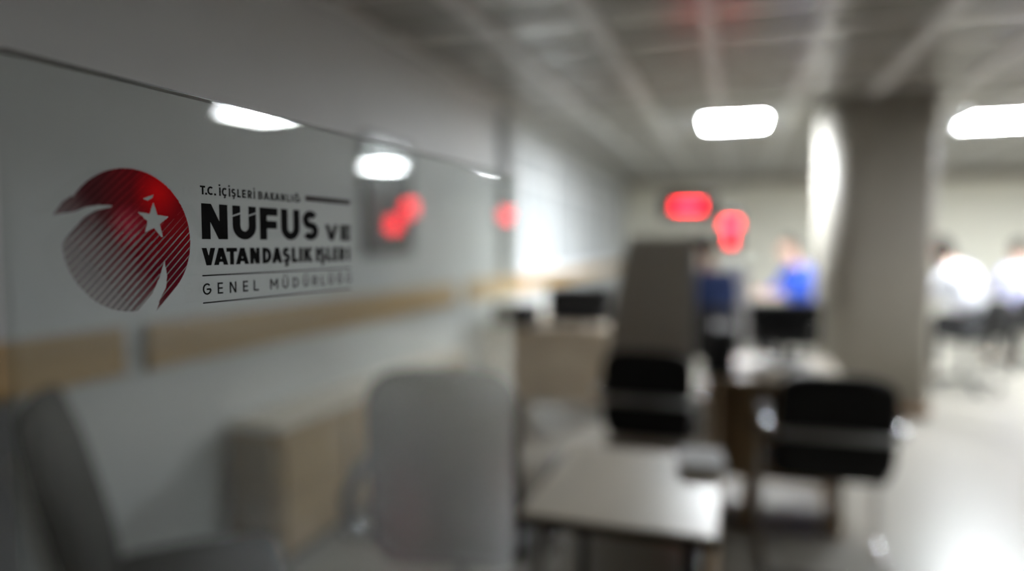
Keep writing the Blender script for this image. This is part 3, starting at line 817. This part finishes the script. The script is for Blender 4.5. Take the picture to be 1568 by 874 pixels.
# ------------------------------------------------------------------ red number displays
def led_display(label, p, dots, wd, ht, rz=0.0, r=0.012, name='led_display'):
    t = thing(name, label, 'display', (p.x, p.y, p.z-ht/2), rz, None)
    obj('housing', box(-wd/2, wd/2, 0, 0.06, 0, ht, bev=0.005), 'plastic', t)
    mesh0 = None
    for x, z in dots:
        if mesh0 is None:
            o = obj('led', xform(lathe([(r, -0.003), (r*0.7, 0.006)], 10), RX(PI/2)), 'led', t); mesh0 = o.data
        else:
            o = bpy.data.objects.new('led', mesh0); C.objects.link(o); o.parent = t
        o.location = (x, -0.002, z + ht/2)
    for s in (-1, 1):
        obj('hanging_rod', tube([(s*wd*0.35, 0.03, ht), (s*wd*0.35, 0.03, ZC+0.01-(p.z-ht/2))], 0.004, 8), 'grey_metal', t)
    return t
def rowdots(w_, h_, nx, nz):
    return [(-w_/2 + w_*i/max(nx-1, 1), -h_/2 + h_*k/max(nz-1, 1)) for i in range(nx) for k in range(nz)]
DL = 5.6
sc_ = DL/F
p = P(1054, 316, depth=DL)
led_display('red lit number display hanging above the grey partition', p, rowdots(38*sc_, 9*sc_, 9, 2), 0.44, 0.22, r=0.012)
p = P(1119, 355, depth=5.9); sc_ = 5.9/F
led_display('red lit tall display hanging beside the cream wall', p, [(x, z+0.07) for x, z in rowdots(20*sc_, 6*sc_, 5, 2)] + rowdots(5*sc_, 33*sc_, 2, 6), 0.17, 0.36, r=0.012)
# three more on the open side of the hall, seen only in the glass
for k, (px, py, dpt, dts) in enumerate((((616, 331), None, 7.0, 0), ((778, 330), None, 8.5, 1))):
    p = mirror(P(px[0], px[1], depth=dpt)); s_ = dpt/F
    if k == 0: dots = [(x+12*s_, z+13*s_) for x, z in rowdots(16*s_, 16*s_, 4, 4)] + [(x-12*s_, z-13*s_) for x, z in rowdots(16*s_, 16*s_, 4, 4)]
    else: dots = rowdots(16*s_, 12*s_, 4, 3)
    dots = [(-x, z) for x, z in dots]
    rz = math.atan2(-(EYE.x-p.x), (EYE.y-p.y)) + PI
    led_display(['red lit display with two stepped clusters, mirrored in the glass before the dark board',
                 'red lit display with one small cluster, mirrored at the far end of the glass'][k], p, dots, 0.36, 0.34, rz=rz, r=0.018,
                name=('led_display_stepped_offscreen', 'led_display_small_offscreen')[k])

# ------------------------------------------------------------------ people
def skin_mesh(verts, radii, edges, root=0, sub=2):
    me = bpy.data.meshes.new('tmp'); me.from_pydata([tuple(v) for v in verts], edges, [])
    o = bpy.data.objects.new('tmp', me); C.objects.link(o)
    md = o.modifiers.new('s', 'SKIN'); md.use_smooth_shade = True
    o.modifiers.new('d', 'SUBSURF').levels = sub
    for i, v in enumerate(me.skin_vertices[0].data):
        r = radii[i]; v.radius = r if isinstance(r, (tuple, list)) else (r, r); v.use_root = (i == root)
    dg = bpy.context.evaluated_depsgraph_get()
    res = bpy.data.meshes.new_from_object(o.evaluated_get(dg))
    bpy.data.objects.remove(o); return res
def ellipsoid(bm, c, rx, ry, rz_, shape=None, nu=20, nv=14):
    g = bmesh.ops.create_uvsphere(bm, u_segments=nu, v_segments=nv, radius=1.0)
    for v in g['verts']:
        p = v.co.copy()
        if shape: p = shape(p)
        v.co = Vector((c.x + p.x*rx, c.y + p.y*ry, c.z + p.z*rz_))
def head_shape(p):
    k = 1.0 - 0.28*max(0, -p.z)**1.3                      # jaw narrower than the skull
    y = p.y*(1 - 0.15*max(0, -p.z)*(1 if p.y < 0 else 0.3))
    return Vector((p.x*k, y, p.z))
def person(label, loc, rz, shirt, trousers='trousers', lean=0.10, seat=0.47, hair_long=False, reach=0.30):
    t = thing('person', label, 'person', loc, rz)
    z = seat + 0.12
    def L(h): return lean*h/0.55                      # forward lean grows up the spine
    pel = Vector((0, -0.04, z)); wai = Vector((0, L(.18)-0.04, z+.18)); che = Vector((0, L(.36)-0.04, z+.36)); nb = Vector((0, L(.49)-0.03, z+.49))
    nk = Vector((0, L(.54)-0.01, z+.56)); hc = Vector((0, L(.62)+.03, z+.665))
    vs_ = [pel, wai, che, nb, nk, hc]; rr = [(.115, .085), (.11, .085), (.15, .105), (.075, .07), (.052, .052), (.05, .05)]
    es = [(i, i+1) for i in range(5)]
    joints = {}
    for s in (-1, 1):
        b = len(vs_)
        sh = che + Vector((.17*s, 0, .07)); el = che + Vector((.225*s, .06+reach*.2, -.17)); wr = el + Vector((-.05*s, reach*.75, -.01)); pm = wr + Vector((-.01*s, .065, -.004))
        vs_ += [sh, el, wr, pm]; rr += [.060, .042, .028, (.038, .016)]
        es += [(2, b), (b, b+1), (b+1, b+2), (b+2, b+3)]
        joints['sh', s] = (sh, el, wr)
        for k in range(4):                                                                # fingers of unequal length, bent down
            f0 = pm + Vector(((k-1.5)*.021, .03, 0)); ln = (.060, .074, .070, .052)[k]
            f1 = f0 + Vector((0, ln*.55, -.008)); f2 = f1 + Vector((0, ln*.40, -.022)); c_ = len(vs_)
            vs_ += [f0, f1, f2]; rr += [.0095, .0088, .0075]; es += [(b+3, c_), (c_, c_+1), (c_+1, c_+2)]
        c_ = len(vs_); vs_ += [wr + Vector((-.045*s, .045, -.008)), wr + Vector((-.058*s, .085, -.015))]; rr += [.0115, .009]; es += [(b+2, c_), (c_, c_+1)]
        b = len(vs_)
        hp = pel + Vector((.09*s, .03, -.02)); kn = Vector((.11*s, .42, seat+.06)); an = Vector((.11*s, .40, .085)); to = Vector((.12*s, .53, .035))
        vs_ += [hp, kn, an, to]; rr += [.085, .06, .04, .032]; es += [(0, b), (b, b+1), (b+1, b+2), (b+2, b+3)]
        joints['leg', s] = (hp, kn, an, to)
    me = skin_mesh(vs_, rr, es)
    bm = bmesh.new(); bm.from_mesh(me)
    ellipsoid(bm, hc, .076, .098, .122, head_shape)
    ellipsoid(bm, hc+Vector((0, .098, -.018)), .013, .020, .024)                          # nose
    ellipsoid(bm, hc+Vector((0, .082, -.066)), .026, .014, .010)                          # lips
    for s in (-1, 1): ellipsoid(bm, hc+Vector((.078*s, -.006, -.012)), .010, .022, .032)  # ears
    bm.to_mesh(me); bm.free()
    tmp = bpy.data.objects.new('tmp', me); C.objects.link(tmp)
    md = tmp.modifiers.new('r', 'REMESH'); md.mode = 'VOXEL'; md.voxel_size = 0.0065; md.use_smooth_shade = True
    me = bpy.data.meshes.new_from_object(tmp.evaluated_get(bpy.context.evaluated_depsgraph_get()))
    bpy.data.objects.remove(tmp)
    me.materials.clear(); me.materials.append(M['skin'])
    body = bpy.data.objects.new('body', me); C.objects.link(body); body.parent = t
    # shirt
    sv = [pel+Vector((0, 0, .02)), wai, che, nb+Vector((0, 0, -.005))]; sr = [(.182, .142), (.162, .128), (.178, .135), (.098, .088)]; se = [(0, 1), (1, 2), (2, 3)]
    for s in (-1, 1):
        sh, el, wr = joints['sh', s]; b = len(sv)
        sv += [sh, el, el.lerp(wr, .85)]; sr += [.082, .060, .044]; se += [(2, b), (b, b+1), (b+1, b+2)]
    me = skin_mesh(sv, sr, se); me.materials.append(M[shirt]); o = bpy.data.objects.new('shirt', me); C.objects.link(o); o.parent = t
    tv = [pel+Vector((0, -.01, .04))]; tr_ = [(.178, .138)]; te = []
    for s in (-1, 1):
        hp, kn, an, to = joints['leg', s]; b = len(tv)
        tv += [hp, kn, an+Vector((0, 0, .03))]; tr_ += [.105, .078, .060]; te += [(0, b), (b, b+1), (b+1, b+2)]
        sh = skin_mesh([an+Vector((0, -.03, -.03)), an+Vector((0, .04, -.035)), to+Vector((0, .03, .008))], [.056, .052, .043], [(0, 1), (1, 2)]); sh.materials.append(M['shoe'])
        o = bpy.data.objects.new('shoe', sh); C.objects.link(o); o.parent = t
    me = skin_mesh(tv, tr_, te); me.materials.append(M[trousers]); o = bpy.data.objects.new('trousers', me); C.objects.link(o); o.parent = t
    # hair: a cap that dips under the skin below the hairline, longer at the back where the hair is long
    def hair_shape(p):
        q = head_shape(p)*1.10
        if p.y > 0.15 and p.z < 0.42: q = head_shape(p)*0.80
        elif p.z < -0.25 and not hair_long: q = head_shape(p)*0.80
        if hair_long and p.y < 0.15 and p.z < 0: q.z *= 1 + 1.3*min(1, -p.z*1.4); q.y -= 0.25*(-p.z); q.x *= 1.15
        return q
    bm = bmesh.new(); ellipsoid(bm, hc, .078, .100, .124, hair_shape, 32, 24)
    obj('hair', bm, 'hair', t, True)
    for s in (-1, 1):
        bm = bmesh.new(); ellipsoid(bm, hc+Vector((.030*s, .083, .012)), .011, .010, .007, None, 12, 8)
        obj('eye', bm, 'eye', t, True)
    return t
def seated(label, chair_label, px, py, depth, rz, shirt, **k):
    q = P(px, py, depth=depth)
    seat = k.pop('seat', 0.52)
    t = person(label, (q.x, q.y, 0), rz, shirt, seat=seat, **k)
    ch_ = office_chair(chair_label, (q.x, q.y, 0), rz, arms=False, top=seat+0.34, seat_h=seat, m='black', bw=0.40, lean=6)
    for cc in ch_.children:
        if cc.name.startswith(('seat', 'backrest')): pass
    return t
seated('person in a white shirt leaning forward, black hair, sitting by the cream wall', 'black office chair under the person in the white shirt', 1482, 400, 6.6, 0.75, 'shirt_white', lean=0.20, seat=0.56, hair_long=True)
seated('person in a pale lavender shirt seated beyond the person in white', 'black office chair under the person in the lavender shirt', 1566, 400, 7.6, 0.2, 'shirt_lavender', lean=0.05, seat=0.54)
seated('person in a bright blue jacket with dark hair behind the service desk', 'black office chair under the person in the bright blue jacket', 1226, 400, 7.75, 2.0, 'shirt_blue', lean=0.10, seat=0.56)
seated('person in a navy blue top with black hair behind the black tower', 'black office chair under the person in the navy top', 1084, 400, 5.6, 0.25, 'shirt_navy', lean=0.05, seat=0.58)
